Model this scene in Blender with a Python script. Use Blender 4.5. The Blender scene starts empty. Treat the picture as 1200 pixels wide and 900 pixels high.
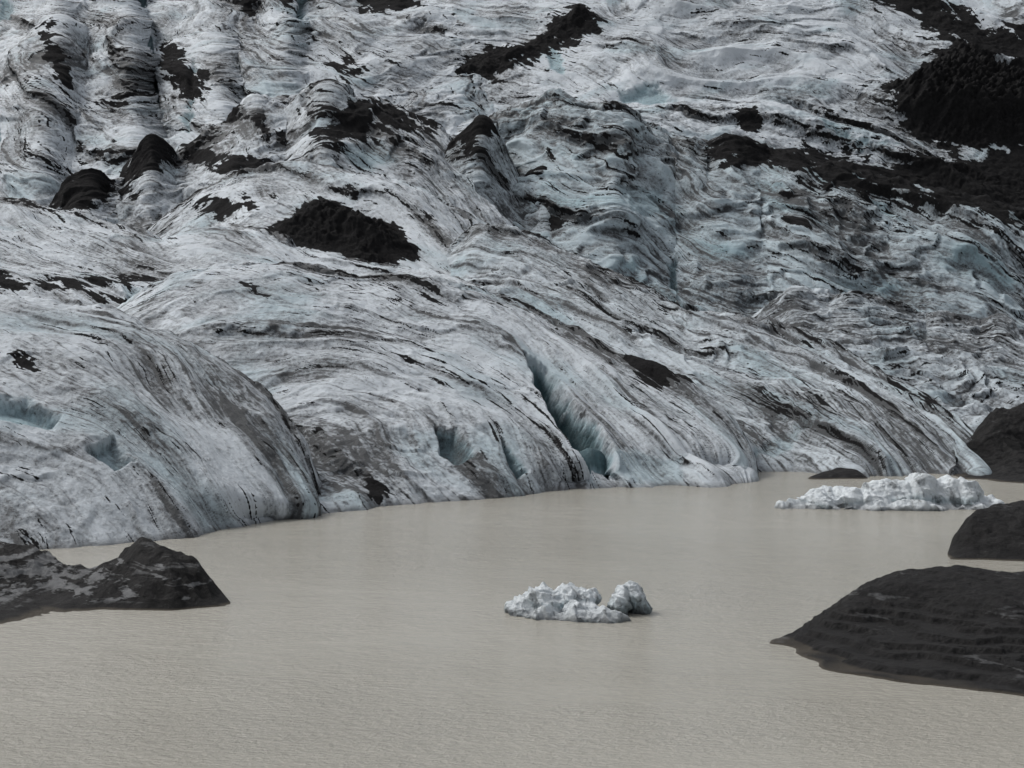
import bpy, math, numpy as np
F=2239.0; H=15.0; P=math.atan(100/F)
rng=np.random.RandomState(7)
perm=rng.permutation(4096).astype(np.int64); G=rng.rand(4096)*2*np.pi
GX=np.cos(G).astype(np.float32); GY=np.sin(G).astype(np.float32)
def pn(x,y,seed=0):
    x=np.asarray(x,np.float32)+np.float32(seed*17.31+300); y=np.asarray(y,np.float32)+np.float32(seed*9.77+500)
    xi=np.floor(x).astype(np.int64); yi=np.floor(y).astype(np.int64)
    fx=x-xi; fy=y-yi
    u=fx*fx*fx*(fx*(fx*6-15)+10); v=fy*fy*fy*(fy*(fy*6-15)+10)
    def g(ix,iy,dx,dy):
        h=perm[(perm[ix&4095]+iy)&4095]
        return GX[h]*dx+GY[h]*dy
    a=g(xi,yi,fx,fy); b=g(xi+1,yi,fx-1,fy); c=g(xi,yi+1,fx,fy-1); d=g(xi+1,yi+1,fx-1,fy-1)
    return ((a+(b-a)*u)*(1-v)+(c+(d-c)*u)*v)*1.5
def fbm(x,y,o=4,seed=0,g=0.5):
    r=0;A=1;f=1
    for k in range(o):
        r=r+A*pn(x*f,y*f,seed+k*3.1); A*=g; f*=2.03
    return r
def ridge(x,y,seed=0): return 1-np.abs(pn(x,y,seed))*2
def rmf(x,y,o=4,seed=0):
    r=0;A=1;f=1;w_=1
    for k in range(o):
        s=(1-np.abs(pn(x*f,y*f,seed+k*3.3)))**2; r=r+A*s*w_; w_=np.clip(s*1.3,0,1); A*=.5; f*=2.1
    return r
def sst(a,b,x):
    t=np.clip((x-a)/(b-a),0,1); return t*t*(3-2*t)
def ray(u,v,D):
    X=(u-600)/F; Z=(450-v)/F
    y=math.cos(P)+math.sin(P)*Z; z=-math.sin(P)+math.cos(P)*Z
    k=D/y
    return np.stack([X*k,D+0*X,H+z*k],-1)
def waterD(v,z0=-0.15):
    Z=(450-v)/F; y=math.cos(P)+math.sin(P)*Z; z=-math.sin(P)+math.cos(P)*Z
    return (z0-H)*y/z
def polydist(U,V,poly):
    p=np.array(poly,float); n=len(p)
    d=np.full(U.shape,1e9); ins=np.zeros(U.shape,bool)
    for i in range(n):
        a=p[i]; b=p[(i+1)%n]; e=b-a
        wx=U-a[0]; wy=V-a[1]; t=np.clip((wx*e[0]+wy*e[1])/(e@e+1e-9),0,1)
        d=np.minimum(d,(wx-e[0]*t)**2+(wy-e[1]*t)**2)
        c=((a[1]>V)!=(b[1]>V))
        if e[1]!=0: ins^= c & (U< e[0]*(V-a[1])/e[1]+a[0])
    d=np.sqrt(d); return np.where(ins,d,-d)
CI=[0]
def grid_pts(rows,step,tstep,smooth=5,sharp=.3):
    u0=max(rows[0][0][0],-240); u1=min(rows[0][-1][0],1430)
    n=int((u1-u0)/step)+1; U=np.linspace(u0,u1,n)
    k=np.exp(-0.5*(np.arange(-15,16)*step/max(smooth,.1))**2); k/=k.sum()
    R=[]
    for r in rows:
        uu=[p[0] for p in r]; vv=[p[1] for p in r]
        DD=[waterD(p[1]) if p[2] is None else p[2] for p in r]
        v=np.interp(U,uu,vv); D=np.interp(U,uu,DD)
        v=np.convolve(np.pad(v,15,mode='reflect',reflect_type='odd'),k,'valid'); D=np.convolve(np.pad(D,15,mode='reflect',reflect_type='odd'),k,'valid')
        R.append(ray(U,v,D))
    R=[2*R[0]-R[1]]+R+[2*R[-1]-R[-2]]
    out=[]
    for i in range(1,len(R)-2):
        if i==2: CI[0]=len(out)
        p0,p1,p2,p3=R[i-1:i+3]
        px=np.percentile(np.linalg.norm(p2-p1,axis=1)/p1[:,1]*F,80)
        m=max(4,int(px/tstep))
        if i==1: m=max(4,m//3)
        for t in np.arange(m)/m:
            c=0.5*((2*p1)+(-p0+p2)*t+(2*p0-5*p1+4*p2-p3)*t*t+(-p0+3*p1-3*p2+p3)*t**3)
            l=p1*(1-t)+p2*t
            out.append((1-sharp)*c+sharp*l)
    out.append(R[-2])
    return np.array(out)
def project(Pt):
    x=Pt[...,0];y=Pt[...,1];z=Pt[...,2]-H
    d=y*math.cos(P)-z*math.sin(P); up=y*math.sin(P)+z*math.cos(P)
    return 600+F*x/d, 450-F*up/d
def normals(Pt):
    a=np.gradient(Pt,axis=1); b=np.gradient(Pt,axis=0)
    n=np.cross(a,b); n/=np.linalg.norm(n,axis=-1,keepdims=True)+1e-9
    s=np.sign(n[...,1].mean()); return n*(-s if s else 1)
def mesh_obj(name,parts,mat):
    vs=[];fs=[];at={};o=0
    for Pt,attrs in parts:
        r,c=Pt.shape[:2]; vs.append(Pt.reshape(-1,3))
        i=np.arange(r*c).reshape(r,c)+o
        fs.append(np.stack([i[:-1,:-1],i[1:,:-1],i[1:,1:],i[:-1,1:]],-1).reshape(-1,4)); o+=r*c
        for k,v in attrs.items(): at.setdefault(k,[]).append(v.reshape(-1))
    V=np.concatenate(vs).astype(np.float32); Q=np.concatenate(fs).astype(np.int32)
    me=bpy.data.meshes.new(name); me.vertices.add(len(V)); me.vertices.foreach_set('co',V.ravel())
    me.loops.add(Q.size); me.loops.foreach_set('vertex_index',Q.ravel())
    me.polygons.add(len(Q)); me.polygons.foreach_set('loop_start',np.arange(len(Q),dtype=np.int32)*4)
    me.update(calc_edges=True)
    me.polygons.foreach_set('use_smooth',np.ones(len(Q),bool))
    for k,v in at.items():
        a=me.attributes.new(k,'FLOAT','POINT'); a.data.foreach_set('value',np.concatenate(v).astype(np.float32))
    ob=bpy.data.objects.new(name,me); bpy.context.scene.collection.objects.link(ob); me.materials.append(mat)
    print(name,len(V)); return ob
def ice_sheet(seed,rows,theta,amp=1.0,ash=(),blue=(),grime=(),bluebias=0.0,dirtbias=0.0,lam=1.0,smooth=5,speck=0.0,step=1.2,rough=1.0,ledge=1.0,block=0.1,crest=.5,fold=1.1,endfade=False,sharp=.4,cross=.12,warp=1.0,tmean=False,clen=2.8):
    Pt=grid_pts(rows,step,1.2,smooth,sharp); ci=CI[0]
    U,V=project(Pt)
    S=Pt[...,0]
    dT=np.linalg.norm(np.diff(Pt,axis=0),axis=-1); T=np.concatenate([np.zeros((1,Pt.shape[1])),np.cumsum(dT,0)],0)
    Tc=T-T[ci][None,:]
    thin=sst(2,22,Tc[-1]-0*Tc)
    if tmean:
        T=np.repeat(Tc.mean(1,keepdims=True),Tc.shape[1],1)+60
    else:
        kk=np.hanning(91); kk/=kk.sum()
        T=np.apply_along_axis(lambda r:np.convolve(np.pad(r,45,mode='edge'),kk,'valid'),1,Tc)+60
    th=math.radians(theta)
    W1=fbm(S/32,T/32,2,seed+1); W2=fbm(S/8,T/8,3,seed+2); W3=fbm(S/2.6,T/2.6,3,seed+70)
    a=S*math.cos(th)+T*math.sin(th)+2*W2; b=-S*math.sin(th)+T*math.cos(th)+6.5*W1*warp+0.65*W2*warp+.13*W3
    a=a/lam; b=b/lam
    iso=fbm(S/14,T/14,3,seed+6)
    iso2=fbm(S/1.2,T/1.2,3,seed+7)
    fine=fbm(S/.45,T/.45,3,seed+25,.65)
    big=fbm(S/18,T/14,3,seed+9)
    def saw(L,sd,mod):
        p=b/L+0.6*pn(a/(3*L),b/(2*L),sd)+.07*iso2; cell=np.floor(p); f=p-cell
        h=np.where(f<.86,f/.86,(1-f)/.14)
        m=sst(-.15,.35,pn(a/(3.2*L)+cell*7.3,cell*3.7,sd+1)+mod)
        e=sst(.74,.90,f)*sst(1.0,.93,f)*m
        return h*m,e
    s1,e1=saw(9.0,seed+3,-.02); s2,e2=saw(3.4,seed+40,-.05); s3,e3=saw(1.3,seed+50,-.1)
    fo=rmf(b/14,a/48,2,seed+30)
    blk=rmf(S/6+.3*W2,T/4.5,3,seed+33)
    q=a/8.0+.35*b/8.0+.8*W2; c1=np.floor(q+.5*pn(a/12,b/9,seed+80)); f1=q+.5*pn(a/12,b/9,seed+80)-c1
    cmask=sst(-.3,.4,pn(c1*5.1+.3,b/7,seed+81))
    tilt=np.where(f1<.8,f1/.8,(1-f1)/.2)*cmask; ce=sst(.72,.85,f1)*sst(1,.93,f1)*cmask
    hh=amp*lam*(ledge*(1.0*s1+.38*s2+.08*s3)+fold*1.3*fo+.07*fbm(b/.9,a/6,2,seed+5))+iso*1.1*amp+block*(1.0*blk)+cross*1.3*tilt+iso2*0.05*rough+.015*rough*fine
    A=np.zeros(U.shape); GR=np.zeros(U.shape)
    wob=14*fbm(S/3.0,T/3.0,5,seed+8,0.65)
    wob2=16*fbm(b/1.2,a/5,4,seed+18,.65)
    for poly,soft,ht in ash:
        d=polydist(U,V,poly); w_=wob*.6+wob2*.6
        m=sst(-soft*.6,soft*.6,d+w_*min(1,soft/6+.2)); A=np.maximum(A,m); hh=hh+ht*sst(0,35,d+wob*.3)*(1+.2*iso2)
    BB=np.zeros(U.shape)
    for q_ in blue:
        poly,soft,ht=q_[:3]; st=q_[3] if len(q_)>3 else 1.0
        d=polydist(U,V,poly)
        m=st*sst(-soft,soft,d+wob*0.25); BB=np.maximum(BB,m); hh=hh+ht*sst(-3,6,d+wob*.15)
    for poly,soft,st in grime:
        d=polydist(U,V,poly); GR+=st*sst(-soft,soft,d+wob*1.2+wob2)
    cn=fbm(S/5,T/5,5,seed+44,.6)
    hh=hh+amp*.8*cn*np.exp(-(Tc/4)**2)
    hh=hh*(.12+.88*thin)
    if endfade:
        n=U.shape[1]; hh=hh*sst(4,40,(n-1-np.arange(n))*1.0)[None,:]
    N=normals(Pt)
    Q=Pt+N*hh[...,None]
    l1=sst(0.80,0.99,ridge(b/2.9,a/28,seed+10)+0.12*iso2)*sst(-.15,.35,pn(a/14,b/5,seed+11)+big*.5)
    l2=sst(0.75,0.98,ridge(b/0.9,a/10,seed+12)+0.15*iso2)*sst(-.2,.4,pn(a/7,b/2.5,seed+13)+.4*big)
    l3=sst(0.05,0.8,fbm(b/0.36,a/2.4,3,seed+14,.6)+.35*big)
    crease_shade=np.zeros_like(hh)  # curvature mask: occlusion shade painted into hollows, with sediment gathering there
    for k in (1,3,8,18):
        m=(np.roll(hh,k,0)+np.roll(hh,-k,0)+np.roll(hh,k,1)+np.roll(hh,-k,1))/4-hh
        crease_shade+=m/ (0.04*k)
    sp=sst(.2,.65,fine+.3*big+.25*iso2)
    cm=np.exp(-np.clip(Tc,0,99)/clen)*sst(-.35,.35,cn+pn(S/15,S*0,seed+45))*crest*(Tc>-4)
    cloud=sst(-.35,.75,fbm(b/5,a/13,5,seed+60,.6))
    dirt_shade=0.85*l1+0.5*l2+0.40*l3+.9*e1+.65*e2+.3*e3+.6*ce*min(1,cross*1.3)+0.24*np.clip(crease_shade,-.9,2.0)+0.55*(cloud-.38)+.28*sst(-.2,.8,big)+.38*sp+GR*(.55+.6*sp+.4*l3)+.7*cm+dirtbias  # sediment streaks plus painted crease shade in one mask
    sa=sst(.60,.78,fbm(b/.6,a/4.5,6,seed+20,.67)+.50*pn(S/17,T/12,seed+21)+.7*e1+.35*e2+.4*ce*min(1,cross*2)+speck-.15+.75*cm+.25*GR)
    A=np.maximum(A,sa*.9)
    dirt_shade=dirt_shade*(1-.8*BB)
    B=np.maximum(BB,np.clip(bluebias+0.36*sst(0,.9,fbm(S/11,T/9,3,seed+22)),0,1)*(1-.4*np.clip(dirt_shade,0,1)))
    return Q,{'ash':A*(1-sst(.6,.9,BB)),'dirt_shade':np.clip(dirt_shade,-.2,1.6),'blue':B}
w=None
S=[]
# upper left serac slope : tilted slabs with crevasses between
S.append(ice_sheet(1,[
 [(-320,-70,640),(400,-60,640),(640,-60,650)],
 [(-320,-80,410),(-60,-80,414),(60,-85,405),(85,-85,408),(145,-85,404),(165,-85,414),(290,-85,403),(310,-80,409),(345,-75,405),(360,-70,411),(640,-70,420)],
 [(-320,0,368),(-30,0,372),(68,0,363),(90,0,367),(150,0,363),(168,0,378),(195,0,368),(285,0,362),(305,0,367),(340,0,363),(356,0,371),(640,0,388)],
 [(-320,80,332),(-15,80,338),(72,60,327),(100,80,332),(152,80,328),(180,80,344),(205,80,333),(255,80,327),(280,80,333),(335,70,328),(356,70,336),(420,80,332),(640,60,360)],
 [(-320,160,306),(4,160,313),(50,150,304),(85,165,309),(160,160,305),(196,165,318),(222,160,309),(262,160,304),(290,170,310),(350,160,306),(410,170,310),(640,140,330)],
 [(-320,300,280),(0,290,281),(40,300,276),(70,300,279),(150,300,276),(195,300,285),(250,290,276),(300,290,279),(360,250,277),(420,250,285),(640,220,300)]],58,amp=.8,lam=1.25,smooth=5,block=.15,crest=0,fold=1.3,sharp=.5,cross=.25,tmean=True,ledge=.8,warp=1.3,
 ash=[([(193,50),(208,58),(225,85),(247,100),(245,125),(225,130),(207,98),(196,78)],3,1.0),
      ([(325,-8),(340,5),(352,26),(343,22),(322,4)],2,.2),([(270,-10),(290,-5),(300,22),(290,25)],2,.2),
      ([(380,78),(405,70),(425,88),(400,92)],4,.4),([(430,-10),(560,-5),(520,12),(470,20),(440,30),(420,15)],5,.2),
      ([(58,60),(66,50),(78,112),(66,100)],2,-.3)],
 blue=[([(158,-10),(170,-10),(180,60),(197,130),(202,170),(188,150),(173,90)],3,-2,.75),([(345,-5),(362,-8),(352,32),(346,28)],3,-2,.75),
      ([(-30,95),(2,110),(10,150),(6,200),(-20,190)],3,-2.5,.75),([(0,0),(16,5),(14,30),(0,40)],3,-1,.65),([(230,80),(236,90),(230,170),(224,150)],2,-1.2,.65)],
 grime=[([(20,30),(120,40),(120,140),(60,200),(20,120)],20,.25),([(250,-20),(360,-20),(350,60),(280,90)],20,.3)],dirtbias=-.0,speck=.0))
# upper right slope
S.append(ice_sheet(30,[
 [(360,-40,650),(700,-90,680),(1500,-110,680)],
 [(360,0,400),(500,-50,410),(700,-70,410),(1000,-80,420),(1500,-90,420)],
 [(360,100,345),(560,75,345),(700,60,345),(900,75,345),(1100,95,345),(1500,110,345)],
 [(360,250,300),(560,240,300),(700,200,300),(900,240,300),(1100,290,300),(1500,330,300)]],32,amp=.8,lam=1.4,block=.08,crest=0,fold=1.4,cross=.15,warp=1.1,
 ash=[([(1027,125),(1060,104),(1090,80),(1120,66),(1140,70),(1200,98),(1330,110),(1330,190),(1200,186),(1150,188),(1100,182),(1060,160)],3,5),
      ([(930,-20),(1040,-20),(1100,12),(1150,35),(1210,55),(1350,70),(1350,90),(1190,100),(1130,68),(1105,72),(1070,30),(1010,12)],8,1),
      ([(940,188),(1040,206),(1100,198),(1200,182),(1340,170),(1340,300),(1190,284),(1130,266),(1040,248),(960,230)],9,.5),
      ([(430,150),(465,124),(500,102),(540,80),(600,64),(640,44),(662,32),(678,12),(708,40),(697,54),(650,68),(600,90),(560,106),(500,132),(445,160)],3.5,2.6),
      ([(860,155),(880,150),(890,165),(870,175)],4,.5)],
 blue=[([(725,112),(770,108),(790,125),(760,132),(730,124)],5,-.8,.6),([(940,150),(1000,180),(1060,192),(1000,190),(950,165)],3,-.5,.6),([(640,66),(655,66),(662,92),(645,86)],3,-.5,.7)],
 grime=[([(360,120),(560,60),(660,60),(600,120),(450,170)],15,.35),([(900,-20),(1200,60),(1200,110),(1030,60)],20,.4),([(900,180),(1400,150),(1400,320),(1100,290)],20,.5)],
 dirtbias=-.14,speck=-.02))
# mid ridge upper left
S.append(ice_sheet(90,[
 [(-320,330,310),(100,300,310),(240,200,315),(400,200,320),(600,240,310)],
 [(-320,265,272),(40,262,272),(80,240,272),(96,222,272),(108,212,271),(122,222,273),(150,220,275),(164,190,275),(178,164,275),(188,172,277),(204,190,280),(250,160,284),(300,128,284),(340,132,288),(385,110,285),(410,126,287),(430,120,290),(470,138,288),(520,170,284),(560,205,280),(600,260,275)],
 [(-320,290,262),(40,285,262),(90,250,261),(140,255,264),(175,235,263),(220,240,267),(275,200,261),(335,195,267),(380,165,267),(430,175,269),(500,200,268),(600,280,262)],
 [(-320,380,245),(150,370,245),(300,330,245),(500,330,245),(600,340,245)]],36,amp=.75,smooth=1.5,block=.35,crest=1.0,sharp=.9,cross=.4,tmean=True,clen=4,
 ash=[([(68,256),(92,212),(108,200),(120,212),(130,232),(95,262)],14,.0),([(140,236),(156,200),(170,158),(184,158),(194,186),(178,208),(160,236)],14,.0),
      ([(220,175),(260,180),(300,192),(325,210),(300,222),(280,208),(235,198)],12,.2),
      ([(370,165),(400,135),(440,125),(490,145),(510,165),(470,170),(430,162),(390,180)],12,.2),
      ([(265,255),(330,240),(350,255),(300,275)],9,.2)],
 blue=[([(395,175),(440,172),(470,192),(420,202)],8,-.4,.5)],
 grime=[([(60,200),(150,160),(320,170),(330,270),(180,280),(70,270)],20,.5),([(360,110),(560,130),(560,200),(380,190)],20,.3)],dirtbias=.02,speck=.03))
# blue cliff
S.append(ice_sheet(120,[
 [(440,260,330),(560,220,330),(700,200,330),(900,240,330),(1200,330,330),(1500,370,330)],
 [(440,235,286),(480,205,284),(540,165,286),(588,145,287),(640,124,284),(680,128,281),(730,135,281),(745,146,283),(780,160,284),(805,172,281),(830,180,281),(845,166,280),(862,163,279),(900,178,280),(930,184,277),(960,205,275),(1040,228,275),(1130,240,271),(1160,252,270),(1200,268,270),(1500,320,268)],
 [(440,270,274),(520,230,275),(600,210,278),(650,200,274),(720,190,268),(790,220,272),(840,235,267),(890,235,269),(940,240,265),(1040,275,262),(1130,280,258),(1200,310,258),(1500,360,258)],
 [(440,340,258),(560,330,257),(620,330,258),(720,330,253),(790,345,255),(860,360,250),(900,365,251),(960,375,247),(1500,430,246)],
 [(440,420,245),(560,420,245),(800,440,240),(930,440,240),(1500,500,238)]],22,amp=.85,lam=.95,smooth=2,bluebias=.32,dirtbias=.10,block=.4,crest=1.0,speck=-.02,sharp=.9,cross=.45,warp=1.2,clen=4,
 ash=[([(640,262),(685,262),(660,275)],4,.2),([(830,180),(862,158),(905,170),(930,173),(960,197),(1040,217),(1130,231),(1200,258),(1195,286),(1130,260),(1030,248),(960,230),(900,198),(850,198)],9,.2),
      ([(925,270),(960,258),(940,285)],6,.2)],
 blue=[([(720,215),(780,220),(775,260),(730,262)],8,-.3,.5),([(940,330),(1000,338),(1040,352),(960,345)],6,-.3,.5),([(780,312),(796,312),(794,350),(784,345)],4,-.8,.8)],
 grime=[([(870,160),(1240,240),(1240,310),(1000,270),(880,220)],20,.4),([(620,330),(760,330),(960,390),(800,390)],15,.4)]))
# pointed slab in front of the cliff
S.append(ice_sheet(135,[
 [(460,300,290),(560,240,292),(670,320,285)],
 [(460,280,276),(490,228,276),(512,190,275),(540,166,274),(564,141,273),(580,160,274),(594,186,275),(612,226,274),(624,206,273),(636,200,272),(650,222,272),(670,275,272)],
 [(460,290,270),(520,240,267),(562,215,267),(595,240,269),(615,255,268),(640,240,267),(670,290,267)],
 [(460,340,258),(560,320,257),(610,330,258),(670,330,256)],
 [(460,400,250),(560,400,250),(670,400,250)]],28,amp=.4,lam=.8,smooth=1.2,bluebias=.22,dirtbias=.12,block=.35,crest=1.0,sharp=.95,cross=.4,tmean=True,
 ash=[([(506,190),(535,160),(564,136),(588,165),(568,164),(548,176),(525,188)],9,.0),([(612,220),(624,200),(638,196),(652,218),(658,238),(642,236),(630,244)],9,.0)],
 grime=[([(500,150),(620,150),(650,260),(520,240)],20,.25)]))
# rough lower right ridge
S.append(ice_sheet(150,[
 [(840,430,270),(930,400,270),(1200,430,270),(1500,430,270)],
 [(840,400,236),(880,385,236),(915,362,236),(932,348,236),(970,358,236),(1000,351,235),(1060,366,235),(1085,376,236),(1100,372,234),(1150,385,234),(1170,380,234),(1200,402,232),(1500,400,232)],
 [(840,440,224),(930,405,222),(1060,425,220),(1200,450,216),(1500,450,216)],
 [(840,500,205),(1000,510,202),(1200,525,200),(1500,530,200)],
 [(840,530,195),(1000,535,195),(1200,545,193),(1500,550,193)]],-18,amp=.5,lam=.75,smooth=2,dirtbias=.15,bluebias=.10,rough=2.0,speck=.0,block=.5,crest=1.0,sharp=.8,cross=.4,
 grime=[([(840,340),(1400,340),(1400,430),(1100,420),(920,400)],20,.35)]))
# lobe behind centre left
S.append(ice_sheet(180,[
 [(180,330,285),(380,260,285),(540,300,280),(760,470,250)],
 [(180,275,252),(240,230,252),(290,210,252),(330,200,252),(380,203,250),(450,208,248),(490,225,245),(530,255,242),(560,278,240),(600,305,236),(650,350,228),(700,395,218),(760,440,205)],
 [(180,310,236),(300,262,236),(400,262,234),(480,280,230),(540,310,226),(600,350,220),(700,420,205),(760,460,196)],
 [(180,400,205),(400,390,205),(500,390,202),(600,410,198),(760,480,185)]],32,amp=.6,dirtbias=-.04,smooth=3,block=.1,crest=.9,speck=-.06,sharp=.6,
 ash=[([(309,284),(345,262),(358,242),(380,237),(400,246),(440,262),(463,264),(488,298),(490,306),(460,316),(430,318),(380,303),(340,296)],1.0,2.8),
      ([(230,250),(290,240),(300,255),(260,262)],7,.1)],
 grime=[([(200,225),(300,210),(290,285),(200,290)],18,.5)]))
# left shelf
S.append(ice_sheet(210,[
 [(-320,300,275),(200,330,270),(560,370,255)],
 [(-320,240,232),(0,245,230),(100,262,227),(150,275,225),(190,287,224),(250,277,222),(310,288,220),(360,305,218),(430,322,216),(500,322,212),(560,340,205)],
 [(-320,300,208),(0,310,206),(150,325,204),(250,315,204),(400,345,200),(560,375,190)],
 [(-320,420,182),(0,430,182),(250,420,182),(560,450,175)]],20,amp=.6,dirtbias=-.0,block=.12,crest=.9,speck=-.03,sharp=.6,smooth=3,
 ash=[([(20,347),(60,338),(110,330),(180,322),(172,334),(110,346),(50,353)],5,.1),([(-200,322),(5,325),(22,348),(22,362),(-200,370)],5,.8),
      ([(100,352),(150,360),(175,372),(150,372),(110,362)],4,.1),([(285,345),(310,355),(300,362)],4,.1)],
 grime=[([(0,325),(200,310),(200,350),(0,355)],14,.4)],
 blue=[([(145,345),(190,338),(205,352),(180,372),(150,362)],6,-.6,.6)]))
# right mid ridge
S.append(ice_sheet(240,[
 [(530,330,250),(700,380,240),(900,440,220),(1190,620,185)],
 [(530,290,226),(560,264,225),(600,272,224),(640,290,222),(690,312,218),(760,345,214),(800,372,210),(850,378,207),(900,392,204),(950,402,200),(1000,425,196),(1050,455,190),(1090,485,184),(1130,510,178),(1150,540,172),(1165,575,167),(1190,600,164)],
 [(530,340,212),(600,330,210),(700,370,202),(800,420,194),(900,445,188),(1000,478,180),(1090,515,172),(1135,545,168),(1165,580,164),(1190,602,162)],
 [(530,470,180),(700,500,172),(800,530,166),(885,553,w),(930,552,w),(1000,558,w),(1060,556,w),(1120,553,w),(1150,562,161),(1190,605,158)],
 [(530,600,172),(700,600,164),(885,600,162),(1190,620,155)]],22,amp=.6,lam=.8,smooth=2.5,dirtbias=.06,bluebias=.10,rough=1.4,block=.3,crest=1.0,speck=-.01,endfade=True,sharp=.6,cross=.3,clen=4,
 ash=[([(935,395),(948,388),(962,400),(950,406)],3,.5),([(1000,425),(1060,450),(1095,485),(1080,482),(1040,452)],6,.1)],
 grime=[([(690,310),(800,368),(960,400),(1100,480),(1140,510),(1040,480),(900,430),(760,390)],14,.4),([(860,490),(1000,480),(1150,520),(1150,560),(880,550)],16,.3)],
 blue=[([(870,548),(905,520),(960,512),(940,530),(900,545)],5,-.3,.4)]))
# central lobe
S.append(ice_sheet(270,[
 [(-320,400,225),(200,400,215),(560,400,212),(780,520,195),(910,660,175)],
 [(-320,350,180),(60,400,180),(130,385,180),(170,360,182),(210,337,184),(260,326,186),(330,322,188),(420,330,190),(500,335,190),(560,345,190),(600,362,189),(660,393,186),(720,425,182),(790,460,177),(840,495,172),(875,540,167),(890,575,162),(910,600,160)],
 [(-320,430,160),(130,430,164),(260,410,164),(420,420,166),(560,440,166),(660,470,164),(760,505,161),(840,535,160),(880,562,160),(910,602,157)],
 [(-320,540,148),(130,560,147),(280,560,146),(390,560,142),(500,550,146),(620,545,151),(700,545,154),(790,552,157),(850,556,159),(910,604,155)],
 [(-320,625,w),(130,620,w),(280,612,w),(390,601,w),(470,592,w),(560,585,w),(620,579,w),(690,569,w),(760,573,w),(830,570,w),(870,564,w),(910,606,151)],
 [(-320,680,115),(130,680,115),(390,680,130),(690,620,147),(910,620,149)]],34,amp=.6,dirtbias=-.0,block=.12,crest=.9,speck=-.04,endfade=True,cross=.15,
 ash=[([(725,428),(745,416),(770,438),(800,452),(828,470),(812,477),(780,466),(770,476),(750,465),(735,455)],4,.3),
      ([(668,386),(700,400),(722,415),(712,419),(675,398)],3,.2),([(345,332),(358,338),(372,352),(360,348)],2,.1),
      ([(835,480),(860,500),(880,545),(862,530),(845,505)],5,.1),([(285,348),(300,350),(312,362),(296,360)],3,.1),
      ([(425,575),(460,585),(458,592),(430,592)],3,.0)],
 grime=[([(330,490),(400,495),(470,560),(465,600),(370,610)],16,.4),([(740,440),(830,470),(890,550),(820,550),(760,500)],16,.45),([(330,330),(420,330),(560,390),(620,430),(480,380)],16,.25)],
 blue=[([(612,426),(640,438),(668,470),(698,505),(714,532),(716,572),(688,558),(658,522),(630,475)],2,-4.5,1.1),
       ([(507,520),(530,522),(556,552),(532,558),(514,545)],3,-1.4,.8),([(585,532),(612,562),(600,572),(590,555)],3,-1.2,.85),
       ([(716,532),(750,530),(795,550),(800,570),(718,570)],5,.2,.35)]))
# front left lobe
S.append(ice_sheet(300,[
 [(-320,430,190),(0,430,185),(200,500,180),(380,600,170),(450,640,170)],
 [(-320,345,152),(0,357,150),(60,360,150),(130,372,150),(200,403,149),(260,440,147),(315,485,145),(350,522,143),(372,560,142),(390,590,144),(412,612,152),(450,625,160)],
 [(-320,440,132),(0,445,131),(100,455,132),(200,490,133),(300,540,134),(350,572,136),(372,590,138),(390,603,143),(412,616,152),(450,628,160)],
 [(-320,560,119),(0,562,119),(100,562,121),(200,575,124),(300,590,128),(350,598,131),(372,604,136),(390,610,142),(412,620,152),(450,630,160)],
 [(-320,655,w),(0,648,w),(120,642,w),(200,632,w),(300,612,w),(350,606,w),(372,608,135),(390,616,142),(412,624,152),(450,632,160)],
 [(-320,740,111),(0,740,111),(200,720,115),(330,680,126),(390,650,140),(412,640,152),(450,640,160)]],34,amp=.5,dirtbias=.02,block=.1,crest=.8,speck=-.05,endfade=True,cross=.12,
 ash=[([(5,415),(28,413),(35,445),(15,430)],5,.1)],
 grime=[([(150,390),(300,470),(400,590),(330,560),(200,450)],14,.3),([(0,400),(70,420),(60,460),(0,450)],14,.3),([(350,560),(420,560),(420,640),(350,640)],8,.6)],
 blue=[([(-60,470),(30,478),(70,500),(60,515),(20,512),(-60,505)],6,-1.2,.6),([(100,540),(128,528),(150,556),(130,562)],5,-.9,.5)]))

# ---------- materials
def mat(name):
    m=bpy.data.materials.new(name); m.use_nodes=True; nt=m.node_tree
    return m,nt,nt.nodes['Principled BSDF']
def noise(nt,scale,detail=6,rough=.6,vec=None):
    n=nt.nodes.new('ShaderNodeTexNoise'); n.inputs['Scale'].default_value=scale; n.inputs['Detail'].default_value=detail; n.inputs['Roughness'].default_value=rough
    if vec is None:
        tc=nt.nodes.get('TC') or nt.nodes.new('ShaderNodeTexCoord'); tc.name='TC'; vec=tc.outputs['Object']
    nt.links.new(vec,n.inputs['Vector']); return n.outputs['Fac']
def rampf(nt,inp,lo,hi,a=0.,b=1.):
    n=nt.nodes.new('ShaderNodeMapRange'); n.inputs['From Min'].default_value=lo; n.inputs['From Max'].default_value=hi
    n.inputs['To Min'].default_value=a; n.inputs['To Max'].default_value=b; nt.links.new(inp,n.inputs['Value']); return n.outputs['Result']
def mth(nt,op,a,b):
    n=nt.nodes.new('ShaderNodeMath'); n.operation=op
    for i,x in enumerate((a,b)):
        if isinstance(x,(int,float)): n.inputs[i].default_value=x
        else: nt.links.new(x,n.inputs[i])
    return n.outputs[0]
def mixc(nt,f,a,b):
    n=nt.nodes.new('ShaderNodeMix'); n.data_type='RGBA'
    if isinstance(f,(int,float)): n.inputs[0].default_value=f
    else: nt.links.new(f,n.inputs[0])
    for i,x in ((6,a),(7,b)):
        if isinstance(x,tuple): n.inputs[i].default_value=(*x,1)
        else: nt.links.new(x,n.inputs[i])
    return n.outputs[2]
def attr(nt,n_):
    n=nt.nodes.new('ShaderNodeAttribute'); n.attribute_name=n_; return n.outputs['Fac']
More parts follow.
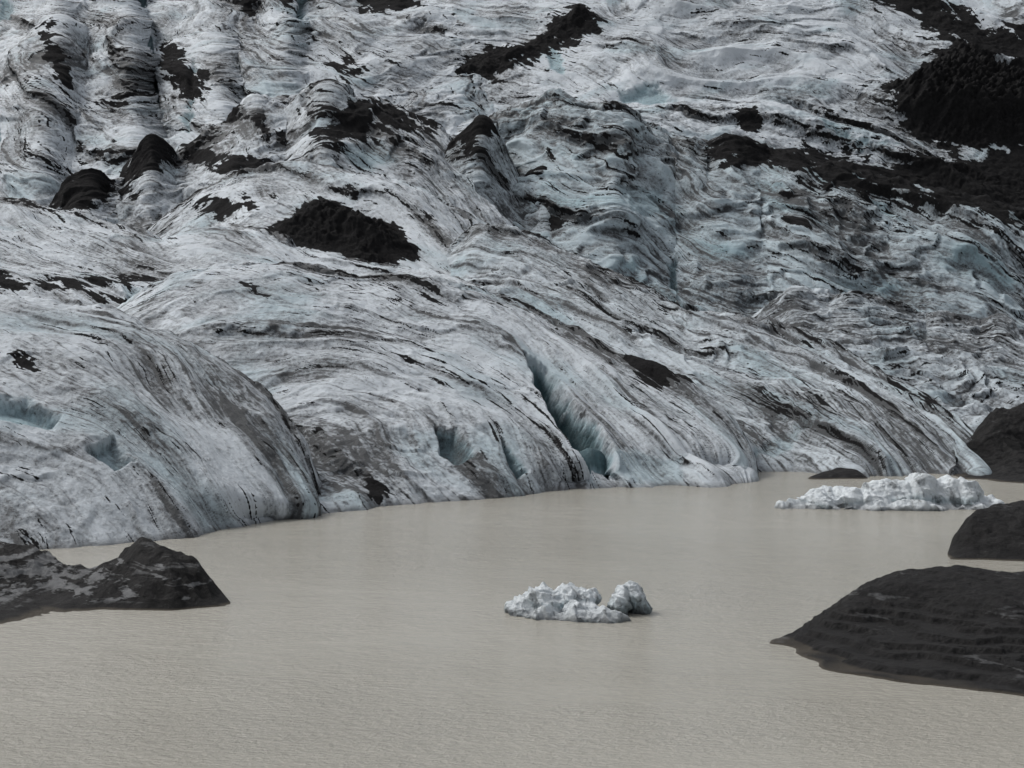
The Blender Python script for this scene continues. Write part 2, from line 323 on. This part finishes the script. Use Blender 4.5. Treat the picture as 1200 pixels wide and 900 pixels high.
def bump(nt,bs,h,dist,st=1.0):
    n=nt.nodes.new('ShaderNodeBump'); n.inputs['Strength'].default_value=st; n.inputs['Distance'].default_value=dist
    nt.links.new(h,n.inputs['Height']); nt.links.new(n.outputs[0],bs.inputs['Normal'])
def zpos(nt):
    geo=nt.nodes.new('ShaderNodeNewGeometry'); sp_=nt.nodes.new('ShaderNodeSeparateXYZ'); nt.links.new(geo.outputs['Position'],sp_.inputs[0]); return sp_.outputs['Z']
def ice_material(name,light=(.62,.67,.715),grime=(.047,.050,.053)):
    m,nt,bs=mat(name)
    n1=noise(nt,2.2,8,.75); n2=noise(nt,.35,5,.6); n3=noise(nt,7,4,.7)
    c=mixc(nt,rampf(nt,n2,.3,.7),light,tuple(x*.8 for x in light))
    bl=attr(nt,'blue')
    c=mixc(nt,rampf(nt,bl,0,.6,0,.8),c,(.26,.39,.435))
    c=mixc(nt,rampf(nt,bl,.6,1.0,0,.9),c,(.055,.115,.13))
    d=mth(nt,'ADD',attr(nt,'dirt_shade'),rampf(nt,n1,.40,.68,-.2,.5))
    c=mixc(nt,rampf(nt,d,.05,1.3,0,.97),c,grime)  # darkens both the sediment and the painted crease shade
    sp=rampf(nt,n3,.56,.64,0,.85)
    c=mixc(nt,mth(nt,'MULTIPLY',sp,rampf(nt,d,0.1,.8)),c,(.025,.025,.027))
    ashc=mixc(nt,rampf(nt,n1,.3,.7),(.007,.007,.0075),(.022,.0215,.022))
    af=rampf(nt,mth(nt,'ADD',attr(nt,'ash'),rampf(nt,n1,.3,.7,-.35,.35)),.38,.58)
    wet=rampf(nt,zpos(nt),.05,.4,.6,0)
    c=mixc(nt,wet,c,(.07,.07,.07))
    c=mixc(nt,af,c,ashc)
    nt.links.new(c,bs.inputs['Base Color'])
    nt.links.new(rampf(nt,af,0,1,.55,.92),bs.inputs['Roughness'])
    nt.links.new(rampf(nt,af,0,1,.25,.06),bs.inputs['Specular IOR Level'])
    bump(nt,bs,mth(nt,'ADD',n1,mth(nt,'MULTIPLY',n3,.3)),.3,.9)
    return m
ice=ice_material('glacier_ice')
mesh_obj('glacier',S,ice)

def ash_material(name):
    m,nt,bs=mat(name)
    n1=noise(nt,1.3,8,.7); n3=noise(nt,14,5,.7)
    c=mixc(nt,rampf(nt,n1,.35,.7),(.010,.010,.0105),(.028,.027,.027))
    c=mixc(nt,rampf(nt,n3,.56,.70,0,.4),c,(.06,.057,.055))
    c=mixc(nt,rampf(nt,mth(nt,'ADD',attr(nt,'dirt_shade'),rampf(nt,n1,.35,.65,-.25,.25)),.30,1.1),c,(.20,.205,.21))
    c=mixc(nt,rampf(nt,zpos(nt),.03,.10,.8,0),c,(.09,.078,.062))
    nt.links.new(c,bs.inputs['Base Color']); bs.inputs['Roughness'].default_value=.8; bs.inputs['Specular IOR Level'].default_value=.14
    bump(nt,bs,mth(nt,'ADD',n1,mth(nt,'MULTIPLY',n3,.35)),.4,1)
    return m
ashm=ash_material('volcanic_ash')
def ash_hill(name,seed,rows,amp,terr=0,icy=0,strata=.35):
    Pt=grid_pts(rows,1.0,1.0,2.5)
    X=Pt[...,0];Y=Pt[...,1]
    h=amp*(fbm(X/3,Y/3,6,seed,.55)+.5*ridge(X/1.2+Y/2,Y/4,seed+4))
    fade=sst(-.1,.8,Pt[...,2]); Q=Pt.copy(); Q[...,2]+=h*(.15+.85*fade); Q[...,1]+=amp*.5*fbm(X/2,Pt[...,2]/1.0,4,seed+9)*fade
    if terr:
        z=Q[...,2]-.09; k=.24; zz=z+.12*fbm(X/5,Y/5,2,seed+3); f=(zz/k)%1; q=z-(f*k)+k*sst(.55,1,f); m=sst(1.9,1.0,z+.5*fbm(X/8,Y/8,2,seed+2)); Q[...,2]=(z*(1-m)+q*m)+.09
    U,V=project(Q); 
    zz=Q[...,2]+.18*fbm(X/4,Y/4,3,seed+30)+.05*X
    d=strata*sst(.60,.98,ridge(zz/.24,X/14,seed+31))*sst(-.2,.5,fbm(X/5,zz/.6,3,seed+32))+.15*strata*fbm(X/1.5,zz/.3,3,seed+33)
    if icy:
        d=np.maximum(d,icy*sst(.15,.7,fbm(X/1.5,Q[...,2]/.35,5,seed+12,.65)+1.0*sst(1.5,.5,np.abs(Q[...,2]-.9)*1.4)*sst(200,60,U+0*V)-.35))
        d*=sst(.1,.4,Q[...,2])
    return mesh_obj(name,[(Q,{'dirt_shade':d})],ashm)  # mask holds only pale strata and ice here
ash_hill('ash_covered_iceberg',11,[
 [(-320,690,112),(60,690,112),(268,705,100),(276,712,98)],
 [(-320,655,102),(0,645,101),(40,643,101),(65,655,101),(100,668,100),(132,660,99),(150,642,98.5),(165,633,98),(195,641,97),(225,655,96),(252,680,95),(266,700,94.5),(276,712,94)],
 [(-320,700,96),(0,690,95),(60,692,96),(150,680,94),(200,675,93),(250,700,93.2),(276,714,93)],
 [(-320,748,w),(0,741,w),(60,728,w),(120,720,w),(200,720,w),(250,716,w),(276,714,w)],
 [(-320,790,82),(0,790,84),(150,770,87),(276,760,91)]],.32,icy=1.0,strata=.7)
ash_hill('ash_bank',21,[
 [(815,800,88),(1000,740,104),(1200,700,110),(1500,690,112)],
 [(815,794,83),(856,770,83),(880,758,83),(930,740,85),(980,706,87),(1018,682,88),(1060,668,89),(1120,668,89),(1200,672,89),(1500,662,89)],
 [(815,796,81),(856,775,81),(920,765,81),(1020,735,82),(1100,730,81),(1200,740,79),(1500,740,78)],
 [(815,790,w),(856,776,w),(900,790,w),(1000,804,w),(1100,815,w),(1200,828,w),(1500,850,w)],
 [(815,830,76),(1000,850,72),(1200,880,68),(1500,910,64)]],.17,terr=1,strata=.5)
ash_hill('ash_bank',31,[
 [(1100,665,122),(1200,640,128),(1500,640,128)],
 [(1100,662,113),(1110,650,113),(1120,625,114),(1140,602,115),(1165,592,116),(1200,590,116),(1500,586,116)],
 [(1100,662,110),(1140,635,111),(1200,630,111),(1500,630,111)],
 [(1100,660,w),(1150,660,w),(1200,662,w),(1500,668,w)],
 [(1100,690,108),(1200,700,104),(1500,700,102)]],.24)
ash_hill('ash_hill',41,[
 [(1080,564,185),(1200,540,195),(1500,530,195)],
 [(1080,564,166),(1104,552,168),(1136,514,172),(1165,484,174),(1200,474,175),(1260,460,176),(1500,430,178)],
 [(1080,564,163),(1112,554,165),(1200,530,168),(1500,510,168)],
 [(1080,564,w),(1150,566,w),(1200,570,w),(1500,576,w)],
 [(1080,590,156),(1200,600,152),(1500,600,150)]],.35)
ash_hill('ash_mound',51,[
 [(930,566,170),(1000,562,172),(1022,564,168)],
 [(930,566,160),(965,553,161),(985,548,162),(1005,550,161),(1022,564,160)],
 [(930,566,w),(985,564,w),(1022,564,w)],
 [(930,575,155),(985,580,155),(1022,575,155)]],.12)

# ---------- floating icebergs
def iceberg(name,u,v,lumps,seed,amp,vox,m,sc,dz=0):
    D=float(waterD(np.array(v),0)); o=ray(np.array([float(u)]),np.array([float(v)]),D)[0]
    import bmesh
    from mathutils import Matrix,Vector
    bm=bmesh.new()
    for (x,y,z,rx,ry,rz,rot) in lumps:
        M=Matrix.Translation((x,y,z))@Matrix.Rotation(math.radians(rot),4,'Y')@Matrix.Diagonal((rx,ry,rz,1))
        bmesh.ops.create_icosphere(bm,subdivisions=4,radius=1,matrix=M)
    me=bpy.data.meshes.new(name); bm.to_mesh(me); bm.free()
    ob=bpy.data.objects.new(name,me); bpy.context.scene.collection.objects.link(ob)
    r=ob.modifiers.new('r','REMESH'); r.mode='VOXEL'; r.voxel_size=vox
    s=ob.modifiers.new('s','SMOOTH'); s.iterations=8; s.factor=.5
    dg=bpy.context.evaluated_depsgraph_get(); me2=bpy.data.meshes.new_from_object(ob.evaluated_get(dg)); ob.modifiers.clear(); ob.data=me2; me2.name=name
    n=len(me2.vertices); co=np.empty(n*3,np.float32); me2.vertices.foreach_get('co',co); co=co.reshape(-1,3)
    no=np.empty(n*3,np.float32); me2.vertex_normals.foreach_get('vector',no); no=no.reshape(-1,3)
    x,y,z=(co*sc).T
    rr=rmf(x*.55+z*.3,y*.6+z*.5,4,seed)
    hgt=amp*(1.0*rr-.9+.7*fbm(x*.9+z*.6,y*.9-z*.7,5,seed+2,.55))
    co=co+no*hgt[:,None]
    dirt_shade=sst(.15,.9,fbm(x*2.2+y*.4,z*.8+y*.8,5,seed+5,.62)+.75*sst(.6,-.1,no[:,2]))  # streak mask, higher on steep and downward faces
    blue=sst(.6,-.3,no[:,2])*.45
    me2.vertices.foreach_set('co',co.ravel()); 
    for k,a in (('dirt_shade',dirt_shade*.9-.1),('blue',blue),('ash',np.zeros(n))):
        t=me2.attributes.new(k,'FLOAT','POINT'); t.data.foreach_set('value',a.astype(np.float32))
    me2.polygons.foreach_set('use_smooth',np.ones(len(me2.polygons),bool)); me2.update()
    me2.materials.clear(); me2.materials.append(m); ob.location=(o[0],D,dz)
    return ob
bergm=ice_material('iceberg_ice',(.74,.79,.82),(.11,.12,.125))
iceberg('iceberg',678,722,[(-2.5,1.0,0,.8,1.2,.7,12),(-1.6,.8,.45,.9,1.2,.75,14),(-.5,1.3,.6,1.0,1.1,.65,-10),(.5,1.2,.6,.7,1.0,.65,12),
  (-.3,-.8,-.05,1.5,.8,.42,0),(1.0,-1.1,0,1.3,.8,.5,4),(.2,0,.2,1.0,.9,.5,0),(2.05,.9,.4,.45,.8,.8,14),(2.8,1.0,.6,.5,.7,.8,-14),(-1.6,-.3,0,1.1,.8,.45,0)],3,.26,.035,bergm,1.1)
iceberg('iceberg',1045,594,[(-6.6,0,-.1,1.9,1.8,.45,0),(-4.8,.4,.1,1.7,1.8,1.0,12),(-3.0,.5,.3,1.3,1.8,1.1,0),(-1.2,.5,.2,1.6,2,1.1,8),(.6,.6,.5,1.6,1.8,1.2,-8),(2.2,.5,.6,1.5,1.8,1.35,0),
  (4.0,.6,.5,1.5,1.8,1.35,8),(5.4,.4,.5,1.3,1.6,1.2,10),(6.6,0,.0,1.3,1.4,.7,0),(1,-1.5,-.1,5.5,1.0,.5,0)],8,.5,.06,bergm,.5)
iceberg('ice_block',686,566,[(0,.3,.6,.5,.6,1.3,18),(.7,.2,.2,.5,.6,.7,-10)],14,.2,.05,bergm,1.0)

# ---------- water
me=bpy.data.meshes.new('lagoon_water'); me.from_pydata([(-1500,-400,0),(1500,-400,0),(1500,900,0),(-1500,900,0)],[],[(0,1,2,3)])
wo=bpy.data.objects.new('lagoon_water',me); bpy.context.scene.collection.objects.link(wo)
m,nt,bs=mat('silty_meltwater'); me.materials.append(m)
tc=nt.nodes.new('ShaderNodeTexCoord'); mp=nt.nodes.new('ShaderNodeMapping'); mp.inputs['Scale'].default_value=(.8,1.0,1); mp.inputs['Rotation'].default_value=(0,0,.3)
nt.links.new(tc.outputs['Object'],mp.inputs['Vector']); vv=mp.outputs['Vector']
r1=noise(nt,3.0,5,.68,vv); r2=noise(nt,.9,3,.55,vv); r3=noise(nt,.03,4,.5,vv); r4=noise(nt,.06,5,.6,vv)
c=mixc(nt,rampf(nt,r3,.35,.65),(.315,.302,.258),(.388,.374,.328))
nt.links.new(c,bs.inputs['Base Color']); bs.inputs['Roughness'].default_value=.14; bs.inputs['IOR'].default_value=1.33
hgt=mth(nt,'MULTIPLY',mth(nt,'ADD',r1,mth(nt,'MULTIPLY',r2,.6)),rampf(nt,r4,.38,.62,.35,1.15))
bump(nt,bs,hgt,.21,1)

# ---------- light
wd=bpy.data.worlds.new('World'); bpy.context.scene.world=wd; wd.use_nodes=True; nt=wd.node_tree
sky=nt.nodes.new('ShaderNodeTexSky'); sky.sky_type='NISHITA'; sky.sun_disc=False
el=math.radians(50); az=math.radians(-60)
sky.sun_elevation=el; sky.sun_rotation=az; sky.dust_density=4; sky.air_density=1
hs=nt.nodes.new('ShaderNodeHueSaturation'); hs.inputs['Saturation'].default_value=.22
nt.links.new(sky.outputs[0],hs.inputs['Color']); nt.links.new(hs.outputs[0],nt.nodes['Background'].inputs['Color']); nt.nodes['Background'].inputs['Strength'].default_value=.15
L=bpy.data.lights.new('sun','SUN'); L.energy=1.5; L.angle=math.radians(12); L.color=(1,.98,.95)
so=bpy.data.objects.new('sun',L); bpy.context.scene.collection.objects.link(so)
from mathutils import Vector
dr=Vector((math.sin(az)*math.cos(el),math.cos(az)*math.cos(el),math.sin(el)))
so.rotation_euler=dr.to_track_quat('Z','Y').to_euler(); so.location=(0,0,150)
cam=bpy.data.cameras.new('camera'); cam.lens=36*F/1200; cam.clip_end=5000
co=bpy.data.objects.new('camera',cam); bpy.context.scene.collection.objects.link(co); co.location=(0,0,H); co.rotation_euler=(math.pi/2-P,0,0)
bpy.context.scene.camera=co
bpy.context.scene.view_settings.view_transform='Standard'; bpy.context.scene.view_settings.look='None'
